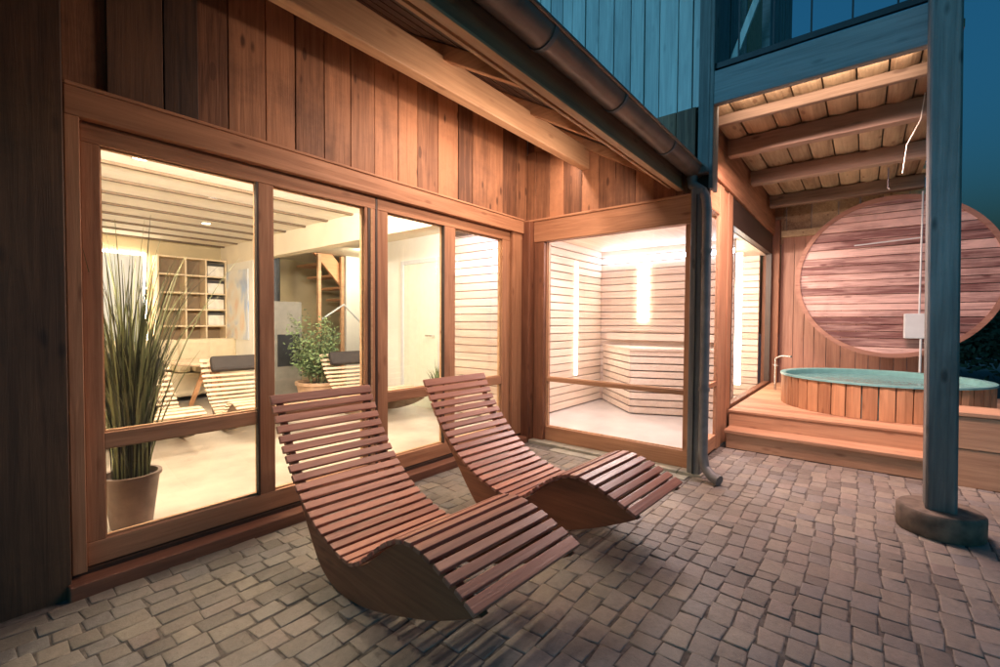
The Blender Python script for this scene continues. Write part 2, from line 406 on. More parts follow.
# dark rebates where sliding leaves meet
rb = MB(); rb.box(-2.088, -2.072, -.004, .04, PZ0, PZ1); rb.box(-2.905, -2.893, -.0035, .03, PZ0, PZ1); rb.box(-1.288, -1.278, -.0035, .03, PZ0, PZ1); rb.box(-2.019, -2.001, .0, .06, .1, ZT-.14)
rb.build('rebate', 'seal', B)
tm = MB().box(-2.068, -2.05, -.006, .0, PZ0, PZ1); tm.build('rebate_bead', 'purlin', B)
# corner post
cp = MB(); cp.box(-.128, .10, -.128, .0, 0, ZT-.004); cp.box(-.045, .10, -.262, -.13, 0, 2.188)
cp.build('corner_post', 'post_z', B, bevel=.008)
# --- wall 2 (x = 0): sauna front
YB = -1.80
mb = MB(); boards(mb, 'y', -1.80, 0.0, .2, (0.0, .03), ZT+.0, 3.2, jit=.005); boards(mb, 'y', -.62, 0.0, .2, (0.0, .03), 3.2, 3.5, jit=.004); mb.build('upper_wall', 'board_z', B, bevel=.003)
mb = MB(); mb.box(-.05, -.001, -1.80, -.13, 2.19, ZT-.002); mb.box(-.062, -.001, -1.80, -.002, ZT-.002, ZT+.022); mb.build('lintel', 'trim_y', B, bevel=.006)
f = MB(); y0, y1 = -1.80, -.262
MB().box(.002, .1, -1.79, .0, 2.20, ZT+.3).build('wall_core', 'post_z', B)
f.box(.0, .07, y0, y1, .02, .174); w2 = f.build('window', 'trim_y', B, bevel=.005); w2['label'] = 'sauna window facing the loungers'
MB().box(.002, .068, -.272, -.2622, .174, 2.19).build('stile', 'trim_z', w2, bevel=.003); MB().box(.002, .068, -1.80, -1.729, .174, 2.19).build('stile', 'trim_z', w2, bevel=.003)
MB().box(.006, .064, -1.729, -.272, .67, .715).build('transom', 'trim_y', w2, bevel=.003)
bd = MB()
for za, zb in ((.174, .67), (.715, 2.188)):
    bd.box(.028, .05, -.280, -.272, za, zb); bd.box(.028, .05, -1.729, -1.721, za, zb); bd.box(.028, .05, -1.721, -.280, za, za+.008)
    MB().add([(.04, -1.727, za+.003), (.04, -.274, za+.003), (.04, -.274, zb-.003), (.04, -1.727, zb-.003)], [(0, 1, 2, 3)]).build('pane', 'glass', w2)
bd.build('glazing_bead', 'purlin', w2)
MB().box(.0, .1, -1.8, -.13, -.01, .018).build('threshold', 'strip', B)
# --- wall 3 (y = -1.68 plane, going away)
Y3 = -1.80
MB().box(.075, .30, -1.80, -1.73, .02, 2.75).build('jamb', 'trim_z', B, bevel=.003)
f = MB().box(.30, .88, -1.80, -1.73, .02, .16); w3 = f.build('window', 'trim_x', B, bevel=.004); w3['label'] = 'narrow sauna window between the downpipe and the deck'
MB().box(.30, .88, -1.799, -1.73, 2.43, 2.74).build('head', 'trim_x', w3, bevel=.004)
MB().box(.30, .88, -1.798, -1.76, .67, .715).build('transom', 'trim_x', w3)
MB().add([(.30, -1.785, .16), (.88, -1.785, .16), (.88, -1.785, 2.43), (.30, -1.785, 2.43)], [(0, 1, 2, 3)]).build('pane', 'glass_t', w3)
for a, b in ((.88, 1.06), (1.064, 1.26), (1.264, 1.46)): MB().box(a, b, -1.803 if a != 1.064 else -1.79, -1.765, 0, 2.745).build('post', 'trim_z', B, bevel=.008)
f = MB().box(1.462, 4.30, -1.80, -1.72, .30, .385); w4 = f.build('window', 'post_z', B, bevel=.004); w4['label'] = 'dark framed sauna window above the deck'
MB().box(1.462, 4.30, -1.798, -1.72, 2.43, 2.74).build('head', 'seal', w4, bevel=.004)
st = MB().box(1.462, 1.53, -1.797, -1.722, .385, 2.43); st.build('stile', 'seal', w4); MB().box(4.22, 4.30, -1.797, -1.722, .385, 2.43).build('stile', 'seal', w4)
MB().add([(1.53, -1.785, .385), (4.22, -1.785, .385), (4.22, -1.785, 2.43), (1.53, -1.785, 2.43)], [(0, 1, 2, 3)]).build('pane', 'glass_t', w4)
MB().box(.10, 4.37, -1.825, -1.66, 2.748, 2.985).build('ring_beam', 'trim_x', B, bevel=.01)
MB().box(4.41, 4.5, -1.93, -1.60, 2.6, 3.2).build('gable_boards', 'slab_x', B)
MB().box(4.30, 4.40, -1.90, -1.66, .3, 2.98).build('post', 'post_z', B, bevel=.01)
mb = MB(); boards(mb, 'y', -3.9, -1.90, .16, (4.42, 4.45), .30, 2.72); mb.build('end_wall', 'board_far', B, bevel=.002)
MB().box(4.36, 4.42, -3.9, -1.905, 2.70, 2.80).build('end_wall_rail', 'slab_x', B)
mb = MB(); boards(mb, 'y', -3.7, -1.9, .3, (4.46, 4.49), 2.6, 3.22); mb.build('gable_boards', 'slab_x', B)
mb = MB(); mb.box(.125, 4.4, -1.815, -1.78, 2.986, 3.44); mb.build('upper_wall', 'trim_x', B)
# --- upper storey
mb = MB(); boards(mb, 'y', -1.92, 1.2, .145, (.03, .06), 3.205, 7.5, jit=.006, gap=.009); mb.build('upper_storey_wall', 'blue_z', B, bevel=.003)
MB().box(.061, .12, -1.9, 1.2, 2.43, 7.5).build('upper_core', 'seal', B)
MB().box(-.055, .12, -1.955, -1.925, 2.46, 7.5).build('corner_board', 'grey_post', B, bevel=.004)
MB().box(-.045, .03, -1.924, -1.83, 2.6, 7.5).build('corner_board', 'grey_post', B, bevel=.008)
mb = MB(); boards(mb, 'x', .12, 5.5, .16, (-1.86, -1.83), 3.45, 7.5, jit=.006); mb.build('balcony_back_wall', 'grey_post', B, bevel=.003)
MB().box(1.55, 2.45, -1.90, -1.862, 3.5, 5.6).build('balcony_door', 'raft_y', B, bevel=.01)

# ================================================================== INTERIOR
FZ = .10; CZ = 2.6; YF = 5.9; XH = -1.0
tag(MB().box(-6.4, 2.9, .12, 6.1, .0, FZ).build('interior_floor', 'tile_in'), kind='structure')
MB().box(-6.4, 2.9, YF, YF+.1, FZ, 2.9).build('back_wall', 'ochre', B)
MB().box(-6.5, -6.4, .12, 6.0, FZ, 2.9).build('side_wall', 'plaster', B)
cb = MB(); y = .14
while y < YF:
    cb.box(-6.4, XH-.05, y+.03, min(y+.56, YF)-.03, CZ, CZ+.035); y += .56
cb.build('ceiling', 'ceil_x', B, bevel=.004)
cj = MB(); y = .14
while y < YF: cj.box(-6.4, XH-.05, y-.022, y+.022, CZ-.02, CZ+.03); y += .56  # dark strips below the boards, painting in the shade of the gaps
cj.build('ceiling_gap_shade', 'groove_shade', B)
MB().box(-6.4, XH-.05, .12, YF, CZ+.04, CZ+.08).build('ceiling_void', 'groove_shade', B)
MB().box(XH-.048, XH+.10, .125, YF-.002, 2.28, CZ+.1).build('dropped_beam', 'plaster', B)
MB().box(XH+.10, 2.9, .3, YF, 2.52, 2.6).build('hall_ceiling', 'plaster', B)
MB().box(XH-.046, XH+.08, 4.6, YF-.003, FZ, 2.28).build('partition_wall', 'white_wall', B)
# ceiling spots; the front pair is added out of view to spill light outside
sp0 = None
for i, (x, y) in enumerate(((-3.15, 1.5), (-3.35, 2.4), (-2.35, 2.4), (-3.1, 3.8), (-1.95, 3.8), (-2.2, 1.1), (-3.2, .55), (-2.3, .55))):
    if sp0 is None:
        sp0 = empty('ceiling_spot', (0, 0, 0)); MB().lathe([(.0, -.004), (.045, -.004), (.05, 0)], n=20).build('lens', 'led_spot', sp0); MB().lathe([(.05, -.0005), (.05, -.008), (.062, -.006), (.064, 0)], n=20).build('ring', 'steel', sp0, smooth=True)
        o = sp0
    else: o = copy_tree(sp0)
    sl2 = bpy.data.lights.new('ceiling_spot_lamp', 'SPOT'); sl2.energy = 36 if y < 1 else 26; sl2.color = (1, .80, .58); sl2.spot_size = R(140); sl2.spot_blend = .6; sl2.shadow_soft_size = .03
    so2 = bpy.data.objects.new('ceiling_spot_lamp', sl2); COL.objects.link(so2); so2.location = (x, y, CZ-.03)
    o.location = (x, y, CZ-.001); tag(o, 'small round recessed spot in the white board ceiling of the lounge', 'ceiling spot', 'recessed spots in the board ceiling')

# hall: stairs, door
HY = 4.5
MB().box(.55, 2.9, HY, HY+.1, FZ, 2.52).build('hall_wall', 'white_wall', B)
st_ = empty('staircase', (-.1, 4.3, FZ), 'orange timber staircase seen through the second window pane', 'staircase')
sx = MB(); sx.beam((-.30, 4.62, 3.0), (1.25, 4.62, 1.35), .06, .26); sx.build('stringer', 'orange_x', st_, bevel=.005)
sx = MB()
for k in range(8):
    t = k/7; sx.box(-.28+1.4*t, .02+1.4*t, 4.66, 5.5, 2.75-1.45*t, 2.79-1.45*t)
sx.build('tread', 'orange_x', st_, bevel=.005)
for xx in (.0, .45): MB().box(xx, xx+.06, 4.5, 4.56, FZ, 2.5).build('newel_post', 'purlin', st_, bevel=.004)
MB().tube([(.07, 4.5, 1.35), (.5, 4.5, 1.62), (.9, 4.5, 1.25)], .018).build('handrail', 'white_pl', st_, smooth=True)
d_ = empty('interior_door', (.12, 1.9, FZ), 'pale green interior door in the hall seen through the third window pane', 'door')
for b_ in ((.105, .129, 1.50, 1.56, FZ, 2.2), (.105, .129, 2.30, 2.36, FZ, 2.2), (.105, .129, 1.56, 2.30, 2.14, 2.2)): MB().box(*b_).build('door_frame', 'white_pl', d_, bevel=.004)
MB().box(.115, .129, 1.562, 2.298, FZ, 2.139).build('door_leaf', 'door', d_)
MB().tube([(.115, 1.64, 1.12), (.06, 1.64, 1.12), (.06, 1.76, 1.12)], .011).build('handle', 'steel', d_, smooth=True)
# hall side wall; its slats are added to imitate the sauna's reflected window
mb = MB(); z = FZ+.02
while z < 2.45: mb.box(.14, .165, .36, 1.42, z, z+.09); z += .1
MB().box(.13, .165, 1.425, 3.3, FZ, 2.52).build('hall_side_wall', 'white_wall', B)
mb.build('reflection_slats', 'saunaslat', B, bevel=.003)
MB().box(.17, .22, .355, 3.3, FZ, 2.5).build('partition_wall', 'sauna_gap', B)

# back wall furniture
px = -2.95
mi = empty('wall_mirror', (-3.3, YF-.02, 1.4), 'large white panel mirror with a lit edge on the back wall behind the reed plant', 'mirror')
MB().box(-3.9, -2.16, YF-.035, YF-.012, .95, 2.33).build('mirror_glass', 'mirror', mi)
lb = MB(); lb.box(-3.9, -2.16, YF-.04, YF-.015, 2.332, 2.365); lb.box(-2.158, -2.125, YF-.04, YF-.015, .95, 2.365); lb.build('light_strip', 'led_warm', mi)
sh = empty('wall_shelf', (-1.5, YF-.3, FZ), 'oak wall shelf of open compartments on the back wall left of the mullion', 'shelf')
s0, s1 = -2.03, -1.07
cols = [s0, s0+.37, s0+.66, s1]; rows = [.95, 1.22, 1.49, 1.76, 2.05, 2.33]
f = MB()
for i, xx in enumerate(cols): f.box(xx-.012, xx+.012, YF-.28, YF-.01, rows[0], rows[-1])
for zz in rows: f.box(s0-.013, s1+.013, YF-.281, YF-.011, zz-.012, zz+.012)
f.build('frame', 'shelf', sh, bevel=.002); MB().box(s0, s1, YF-.012, YF-.004, rows[0], rows[-1]).build('back_panel', 'shelf_back', sh)
for i in range(4):
    z = rows[i+1]+.013
    if i == 0: z = rows[1]+.013
    b0 = empty('storage_box', ((cols[2]+cols[3])/2, YF-.15, z), ['cream storage box with black lid, lowest in the right shelf column', 'cream storage box with black lid, second from the bottom in the right shelf column', 'cream storage box with black lid, second from the top in the right shelf column', 'cream storage box with black lid, topmost in the right shelf column'][i], 'box', 'storage boxes on the wall shelf')
    MB().box(cols[2]+.03, cols[3]-.03, YF-.26, YF-.05, z, z+.17).build('box_body', 'basket', b0); MB().box(cols[2]+.025, cols[3]-.025, YF-.265, YF-.045, z+.171, z+.215).build('lid', 'basket_d', b0)
pc = empty('wall_picture', (-.9, YF-.02, 1.6), 'pale blue and orange abstract print beside the shelf', 'picture')
MB().box(XH-.065, XH-.0495, 4.75, 5.75, 1.0, 2.15).build('print', 'picture', pc)

# inside plants
def reed_plant(name, loc, h, r, n, pot_h, pot_r, label, blade_mat, potmat, spread=.22, w=.011, seed=1, cat='potted plant'):
    rnd = random.Random(seed); o = empty(name, loc, label, cat)
    x, y, z = loc
    MB().lathe([(0, 0), (pot_r*.72, 0), (pot_r*.98, pot_h*.94), (pot_r*1.06, pot_h*.94), (pot_r*1.06, pot_h), (pot_r*.92, pot_h), (pot_r*.88, pot_h*.9)], loc, 28).build('pot', potmat, o, smooth=True)
    MB().lathe([(0, pot_h*.9), (pot_r*.89, pot_h*.9)], loc, 28).build('soil', 'soil', o)
    mb = MB()
    for i in range(n):
        a = rnd.uniform(0, 6.283); rr = r*math.sqrt(rnd.random())*.8
        b = Vector((x+rr*math.cos(a), y+rr*math.sin(a), z+pot_h*.9))
        hh = h*rnd.uniform(.35, 1.0)*(1-.25*rnd.random()); out = spread*rnd.uniform(.1, 1.0); a2 = a+rnd.uniform(-.8, .8); cv = rnd.uniform(1.3, 3)
        side = Vector((-math.sin(a2+rnd.uniform(-1, 1)), math.cos(a2), 0)).normalized(); prev = None; k = 7; vs = []
        for j in range(k+1):
            t = j/k; p = b+Vector((math.cos(a2), math.sin(a2), 0))*out*t**cv*hh+Vector((0, 0, hh*t-.25*out*hh*t**4))
            ww = w*(1-t)**.6*(.6+.8*min(t*3, 1))*.5+.0008
            vs += [p-side*ww, p+side*ww]
        mb.add(vs, [(2*j, 2*j+1, 2*j+3, 2*j+2) for j in range(k)])
    mb.build('leaves', blade_mat, o); return o
reed_plant('reed_plant', (-3.46, .40, FZ), 1.62, .11, 430, .31, .14, 'tall reed grass in a grey pot behind the first window pane', 'blade', 'pot', spread=.34, w=.0085, seed=3)
def bush(loc, label):
    rnd = random.Random(11); o = empty('shrub_pot', loc, label, 'potted plant'); x, y, z = loc
    MB().lathe([(0, 0), (.24, 0), (.30, .30), (.32, .30), (.32, .34), (.28, .34), (.27, .3)], loc, 28).build('pot', 'terracotta', o, smooth=True)
    MB().lathe([(0, .30), (.275, .30)], loc, 28).build('soil', 'soil', o)
    st = MB(); lf = MB()
    for k in range(26):
        a = rnd.uniform(0, 6.28); h = rnd.uniform(.45, .95); r = rnd.uniform(.05, .38)
        b = Vector((x+.1*math.cos(a), y+.1*math.sin(a), z+.3)); e = Vector((x+r*math.cos(a), y+r*math.sin(a), z+.3+h)); st.tube([b, (b+e)/2+Vector((0, 0, .08)), e], [.006, .005, .002], 5)
        for q in range(95):
            t = rnd.uniform(.25, 1.05); p = b.lerp(e, t)+Vector((rnd.gauss(0, .05), rnd.gauss(0, .05), rnd.gauss(0, .04)))
            d = Vector((rnd.gauss(0, 1), rnd.gauss(0, 1), rnd.gauss(.3, 1))).normalized(); u = d.orthogonal().normalized(); s_ = rnd.uniform(.03, .055)
            lf.add([p, p+d*s_*.5+u*s_*.32, p+d*s_*1.3, p+d*s_*.5-u*s_*.32], [(0, 1, 2, 3)])
    st.build('stems', 'blade', o); lf.build('leaves', 'leaf', o)
bush((-.72, 3.2, FZ), 'bushy green plant in a wide terracotta pot behind the second window pane')
reed_plant('reed_plant', (.1, 1.5, FZ), .55, .12, 90, .25, .14, 'low green plant in the hall behind the far lounger', 'leaf', 'terracotta', spread=.4, w=.02, seed=8)
# stove
sv = empty('stove', (-.75, 4.4, FZ), 'grey stove with a black flue pipe behind the mullion', 'stove')
MB().box(-.95, -.50, 4.1, 4.55, FZ, 1.62).build('stove_body', 'stove', sv, bevel=.02); MB().tube([(-.85, 4.3, 1.62), (-.85, 4.3, 2.6)], .085, 20).build('flue', 'iron', sv, smooth=True)
MB().box(-.90, -.55, 4.085, 4.099, .6, 1.1).build('stove_door', 'iron', sv, bevel=.01)
# sofas, table
def sofa(loc, w, label):
    o = empty('sofa', loc, label, 'sofa', 'beige sofas by the back wall'); x, y, z = loc
    MB().box(x-w/2, x+w/2, y-.4, y+.4, z+.08, z+.42).build('seat', 'sofa', o, bevel=.05)
    MB().box(x-w/2, x+w/2, y+.15, y+.42, z+.43, z+.86).build('backrest', 'sofa', o, bevel=.06)
    for s in (-1, 1): MB().box(x+s*w/2-.09, x+s*w/2+.09, y-.4, y+.14, z+.43, z+.62).build('armrest', 'sofa', o, bevel=.04)
    for k in (-1, 1): MB().box(x+k*w*.22-.24, x+k*w*.22+.24, y-.02, y+.12, z+.45, z+.92, ).build('back_cushion', 'sofa', o, bevel=.06)
sofa((-2.45, 5.2, FZ), 1.5, 'beige sofa behind the reed plant, nearer the mirror'); sofa((-1.45, 5.3, FZ), .9, 'short beige sofa under the storage boxes')
tb = empty('round_table', (-1.75, 4.3, FZ), 'small round table on a splayed pedestal between the inside loungers', 'table')
MB().lathe([(0, .60), (.46, .60), (.47, .62), (.46, .64), (0, .64)], (-1.75, 4.3, FZ), 32).build('tabletop', 'pale_x', tb, smooth=True)
for k in range(3):
    a = k*2.094+.4; MB().beam((-1.75+.05*math.cos(a), 4.3+.05*math.sin(a), FZ+.6), (-1.75+.26*math.cos(a), 4.3+.26*math.sin(a), FZ), .04, .05, (1, 0, 0)).build('leg', 'orange_x', tb)

# ================================================================== SAUNA
tag(MB().box(.10, 4.29, -1.72, .33, -.0, FZ+.004).build('sauna_floor', 'sauna_floor'), kind='structure')
MB().box(.12, 4.29, -1.72, .35, 2.42, 2.6).build('sauna_ceiling', 'saunaslat_x', B)
def slats_x(mb, x0, x1, ya, yb, z0, z1, p=.1):
    z = z0
    while z < z1: mb.box(x0, x1, ya, yb, z, z+p-.013); z += p
sw = MB(); slats_x(sw, .12, 2.36, .25, .275, .12, 2.38, .105); sw.build('sauna_side_wall', 'saunaslat_x', B, bevel=.003)
MB().box(.12, 5.25, .28, .34, .1, 2.42).build('sauna_wall_backing', 'sauna_gap', B)
sw = MB(); z = .12
while z < 2.38: sw.box(2.36, 2.385, -1.64, .25, z, z+.092); z += .105
sw.build('sauna_back_wall', 'saunaslat', B, bevel=.003)
MB().box(2.39, 2.44, -1.64, .275, .1, 2.42).build('sauna_wall_backing', 'sauna_gap', B)
ls = MB(); ls.box(1.55, 1.60, .235, .249, .56, 2.18); ls.build('corner_light', 'led_warm', B)
ls = MB(); ls.box(2.335, 2.358, -1.64, .2, 2.24, 2.29); ls.build('ceiling_light_strip', 'led_white', B)
ls = MB(); ls.box(2.335, 2.358, -.50, -.36, 1.34, 2.18); ls.build('wall_light', 'led_warm', B)
# bench: polygonal slatted block with backrest
bn = empty('sauna_bench', (1.9, -.6, FZ), 'pale slatted corner bench in the sauna behind the window', 'bench')
pts = [(2.35, .19), (1.585, -.573), (1.93, -1.35), (2.0, -1.62)]
z = FZ+.02; fr = MB()
while z < .92:
    for (a, b) in zip(pts, pts[1:]):
        fr.beam((a[0], a[1], z+.04), (b[0], b[1], z+.04), .022, .078)
    z += .095
fr.build('slatted_front', 'saunaslat_x', bn, bevel=.002)
core = MB(); inn = [(2.355, .16), (1.63, -.573), (1.97, -1.34), (2.04, -1.63), (2.355, -1.63)]
core.prism(inn, lambda p, t: (p[0], p[1], t), FZ, .94); core.build('bench_core', 'sauna_gap', bn)
seat = MB(); inn = [(2.33, .20), (1.56, -.573), (1.91, -1.36), (1.98, -1.63), (2.33, -1.63)]
seat.prism(inn, lambda p, t: (p[0], p[1], t), .945, .98); seat.build('seat', 'saunaslat', bn, bevel=.004)
bk = MB(); bk.box(2.26, 2.30, -1.6, .1, 1.06, 1.16); bk.box(2.26, 2.30, -1.6, .1, 1.20, 1.22); bk.build('backrest', 'saunaslat', bn, bevel=.004)
# second room behind the deck window
sw = MB(); z = .12
while z < 2.38: sw.box(4.16, 4.185, -1.64, .25, z, z+.092); z += .105
sw.build('sauna_end_wall', 'saunaslat', B, bevel=.003)
MB().box(4.19, 4.29, -1.63, .275, .1, 2.42).build('sauna_wall_backing', 'sauna_gap', B)
MB().box(3.3, 3.34, -1.55, -1.47, .4, 2.36).build('corner_light', 'led_warm', B)
MB().box(2.44, 4.16, .20, .249, .12, 2.4).build('sauna_side_wall', 'saunaslat_x', B)

# ================================================================== LEAN-TO ROOF
RF = empty('lean_to_roof', (-2, -.8, 2.5), 'low timber eave with pale purlin and dark boards over the terrace', 'roof')
sl_ = .58; ZE = 2.50; YE = -1.66
def rz(y): return ZE+.03+(y-YE)*sl_         # underside of the rafters
MB().box(-6.4, .0, -.775, -.69, 2.872, 3.08).build('purlin', 'purlin', RF, bevel=.008)
for xx in (-5.75, -4.85, -3.95, -2.97, -2.0, -1.0, -.03):
    MB().beam((xx, YE+.02, rz(YE)+.065), (xx, .0, rz(0)+.065), .085, .09).build('rafter', 'raft_y', RF, bevel=.006)
rb_ = MB(); yy = YE-.02
while yy < -.02:
    ye = yy+.15; a = rz(yy)+.115; b = rz(ye)+.115
    rb_.add([(-6.4, yy+.003, a), (-.001, yy+.003, a), (-.001, ye-.003, b), (-6.4, ye-.003, b), (-6.4, yy+.003, a+.03), (-.001, yy+.003, a+.03), (-.001, ye-.003, b+.03), (-6.4, ye-.003, b+.03)],
            [(3, 2, 1, 0), (4, 5, 6, 7), (0, 1, 5, 4), (1, 2, 6, 5), (2, 3, 7, 6), (3, 0, 4, 7)]); yy = ye
rb_.build('roof_boarding', 'roof_d', RF)
rt = MB(); a = rz(YE-.12)+.155; b = rz(.02)+.155
rt.add([(-6.5, YE-.14, a), (.0, YE-.14, a), (.0, .02, b), (-6.5, .02, b), (-6.5, YE-.14, a+.03), (.0, YE-.14, a+.03), (.0, .02, b+.03), (-6.5, .02, b+.03)], [(3, 2, 1, 0), (4, 5, 6, 7), (0, 1, 5, 4), (1, 2, 6, 5), (2, 3, 7, 6), (3, 0, 4, 7)])
rt.build('roof_sheet', 'metal', RF)
MB().box(-6.4, -.03, YE-.035, YE, ZE, ZE+.17).build('fascia_board', 'eave_x', RF, bevel=.004)
MB().box(-6.4, -.03, YE-.05, YE-.002, ZE-.016, ZE-.001).build('drip_batten', 'purlin', RF, bevel=.002)
MB().box(-6.4, -.03, YE+.055, YE+.075, ZE+.02, ZE+.045).build('inner_batten', 'purlin', RF, bevel=.002)
# gutter: half round
gt = MB(); n = 14; gy, gz, gr = YE-.125, ZE+.165, .078
for xa, xb in ((-6.5, .06),):
    vs = []
    for x in (xa, xb):
        for rr in (gr, gr-.006):
            for k in range(n+1):
                a = math.pi+math.pi*k/n; vs.append((x, gy+rr*math.cos(a), gz+rr*math.sin(a)))
    m_ = n+1; fs = []
    for k in range(n):
        fs.append((k, k+1, 2*m_+k+1, 2*m_+k)); fs.append((m_+k, 3*m_+k, 3*m_+k+1, m_+k+1)); fs.append((k, m_+k, m_+k+1, k+1)); fs.append((2*m_+k, 2*m_+k+1, 3*m_+k+1, 3*m_+k))
    fs += [(0, 2*m_, 3*m_, m_), (n, m_+n, 3*m_+n, 2*m_+n)]
    gt.add(vs, fs)
gt.tube([(-6.5, gy-gr-.004, gz+.004), (.06, gy-gr-.004, gz+.004)], .011, 10)
cap = [(gr*math.cos(math.pi+math.pi*k/n), gr*math.sin(math.pi+math.pi*k/n)) for k in range(n+1)]
gt.prism(cap, lambda p, t: (t, gy+p[0], gz+p[1]), .055, .06)
gut = gt.build('gutter', 'metal', RF, smooth=True)
for xx in (-4.4, -3.35, -2.376, -1.6, -.72):
    b_ = MB(); vs = []
    pth = [(xx, gy+(gr+.003)*math.cos(math.pi+math.pi*k/12), gz+(gr+.003)*math.sin(math.pi+math.pi*k/12)) for k in range(13)]
    for p in pth: vs += [(p[0]-.014, p[1], p[2]), (p[0]+.014, p[1], p[2])]
    pth2 = [(xx, gy+(gr+.007)*math.cos(math.pi+math.pi*k/12), gz+(gr+.007)*math.sin(math.pi+math.pi*k/12)) for k in range(13)]
    for p in pth2: vs += [(p[0]-.014, p[1], p[2]), (p[0]+.014, p[1], p[2])]
    fs = []
    for k in range(12): fs += [(2*k, 2*k+2, 2*k+3, 2*k+1), (26+2*k, 26+2*k+1, 26+2*k+3, 26+2*k+2), (2*k, 26+2*k, 28+2*k, 2*k+2), (2*k+1, 2*k+3, 29+2*k, 27+2*k)]
    b_.add(vs, fs).build('gutter_bracket', 'pipe', gut, smooth=True)
# corner post and downpipe at the sauna corner
cpst = MB().box(-.13, -.002, -1.915, -1.805, .0, 2.46).build('corner_timber', 'grey_post', None, bevel=.012)
tag(cpst, 'square dark weathered timber post at the sauna corner beside the downpipe', 'post')
DP = empty('downpipe', (-.12, -2.02, 0), 'dark metal downpipe with angled shoe at the foot of the sauna corner', 'downpipe')
MB().tube([(-.03, gy, gz-gr), (-.03, gy-.005, 2.52), (-.06, -1.88, 2.44), (-.14, -1.93, 2.36), (-.155, -1.945, 2.25), (-.155, -1.945, .22), (-.165, -1.965, .11), (-.195, -2.03, .055), (-.22, -2.09, .04)], [.045, .042, .04, .037, .037, .037, .039, .043, .045], 18).build('pipe', 'pipe', DP, smooth=True)
for zz in (.75, 1.9): MB().lathe([(.038, 0), (.043, .0), (.043, .03), (.038, .03)], (-.155, -1.945, zz), 20).build('pipe_clamp', 'pipe', DP, smooth=True)
cable = MB().tube([(-.145, -1.86, 2.4), (-.147, -1.862, 1.2), (-.143, -1.858, .03)], .007, 8).build('cable', 'iron', None, smooth=True)
tag(cable, 'thin black cable running down the dark corner timber', 'cable')

# ================================================================== BALCONY
BL = empty('balcony', (0, -2.7, 3.1), 'timber balcony with weathered grey edge beam and iron railing over the hot tub', 'balcony')
YR = -3.50
MB().box(-.05, .02, -3.42, -1.93, 3.155, 3.43).build('edge_beam', 'blue_y', BL, bevel=.008)
for i, (xx, h, w) in enumerate(((.33, .09, .06), (.98, .17, .12), (2.2, .17, .12), (3.6, .17, .12))):
    MB().box(xx, xx+w, -3.43 if xx < 2 else (-3.47 if xx < 3 else -3.53), -1.84, 3.21-h, 3.21).build('joist', 'joist_y', BL, bevel=.01)
db = MB(); y = -1.83
while y > -3.43:
    w = min(random.uniform(.17, .27), y+3.445); zj = random.uniform(-.012, .012)
    # slightly rounded slab boards
    n = 6; prof = []
    for k in range(n+1):
        t = k/n; prof.append((y-.006-(w-.012)*t, 3.232-.022*math.sin(math.pi*t)+zj))
    prof += [(prof[-1][0], 3.29), (prof[0][0], 3.29)]
    db.prism(prof, lambda p, t: (t, p[0], p[1]), .021, 4.6); y -= w
db.box(2.3, 4.6, -3.49, -3.447, 3.215, 3.288); db.box(3.4, 4.6, -3.55, -3.492, 3.213, 3.286)
db.build('underside_boards', 'slab_x', BL, bevel=0)
MB().box(.021, .05, -3.42, -1.83, 3.292, 3.40).build('deck_edge', 'seal', BL)
rl = MB().box(-.03, .0, -3.4, -1.93, 3.455, 3.50).build('bottom_rail', 'iron', BL)
MB().box(-.03, .0, -3.4, -1.93, 4.38, 4.42).build('top_rail', 'iron', BL)
y = -2.13
while y > -3.4:
    MB().box(-.022, -.010, y-.006, y+.006, 3.50, 4.38).build('baluster', 'iron', BL); y -= .245
MB().beam((.12, -2.06, 3.55), (.12, -2.35, 4.3), .03, .05).build('brace', 'blue_z', BL)
for yy in (-2.1, -2.28): MB().box(.25, .29, yy-.03, yy+.03, 3.45, 5.0).build('rail_post', 'blue_y', BL)
MB().box(.021, 4.6, -3.42, -1.87, 3.402, 3.43).build('floor_boards', 'grey_post', BL)
# post and base
PB = MB(); seg = 14
PB.lathe([(0, 0), (.205, 0), (.212, .01), (.212, .135), (.20, .15), (0, .15)], (-.16, -3.375, 0), 40)
pb = PB.build('post_base', 'stone', None, smooth=True); tag(pb, 'round dark stone ring under the balcony post', 'post base')
pst = MB(); hx, hy = -.16, -3.375
pst.prism([(-.10, -.075), (-.085, -.09), (.085, -.09), (.10, -.075), (.10, .075), (.085, .09), (-.085, .09), (-.10, .075)], lambda p, t: (hx+p[0]*.95, hy+p[1]*.82+.014*t, t), .15, 7.0)
po = pst.build('balcony_post', 'grey_post', None, bevel=.004); tag(po, 'thick weathered grey timber post standing on the round stone base', 'post')

# ================================================================== DECK
DK = empty('deck', (1.3, -2.7, 0), 'timber deck with two steps up to the hot tub', 'deck')
dk = MB(); 
ycut = -3.52
x = 1.30
while x < 4.41:
    x1 = min(x+.14, 4.41); dk.box(x+.002, x1-.003, -4.8, -1.825, .335, .36); x = x1
dk.build('deck_boards', 'deck_y', DK, bevel=.003)
MB().box(1.31, 1.345, -4.8, -1.83, .0, .334).build('riser', 'deck_y', DK, bevel=.003)
MB().box(1.36, 4.41, -4.8, -1.84, .0, .33).build('deck_core', 'seal', DK)
st1 = MB(); st1.box(1.035, 1.308, ycut, -1.84, .155, .19); st1.build('tread', 'deck_y', DK, bevel=.005)
st1 = MB(); st1.box(1.055, 1.09, ycut, -1.86, .0, .153); st1.build('step_face', 'deck_y', DK, bevel=.004)
MB().box(1.09, 1.308, ycut, -1.86, .0, .15).build('step_core', 'seal', DK)
sb = empty('step_block', (1.2, -4.2, 0), 'tall timber step block beside the hot tub, right of the balcony post', 'step block')
MB().box(1.03, 1.45, -5.4, -3.525, .575, .61).build('top_board', 'deck_y', sb, bevel=.005)
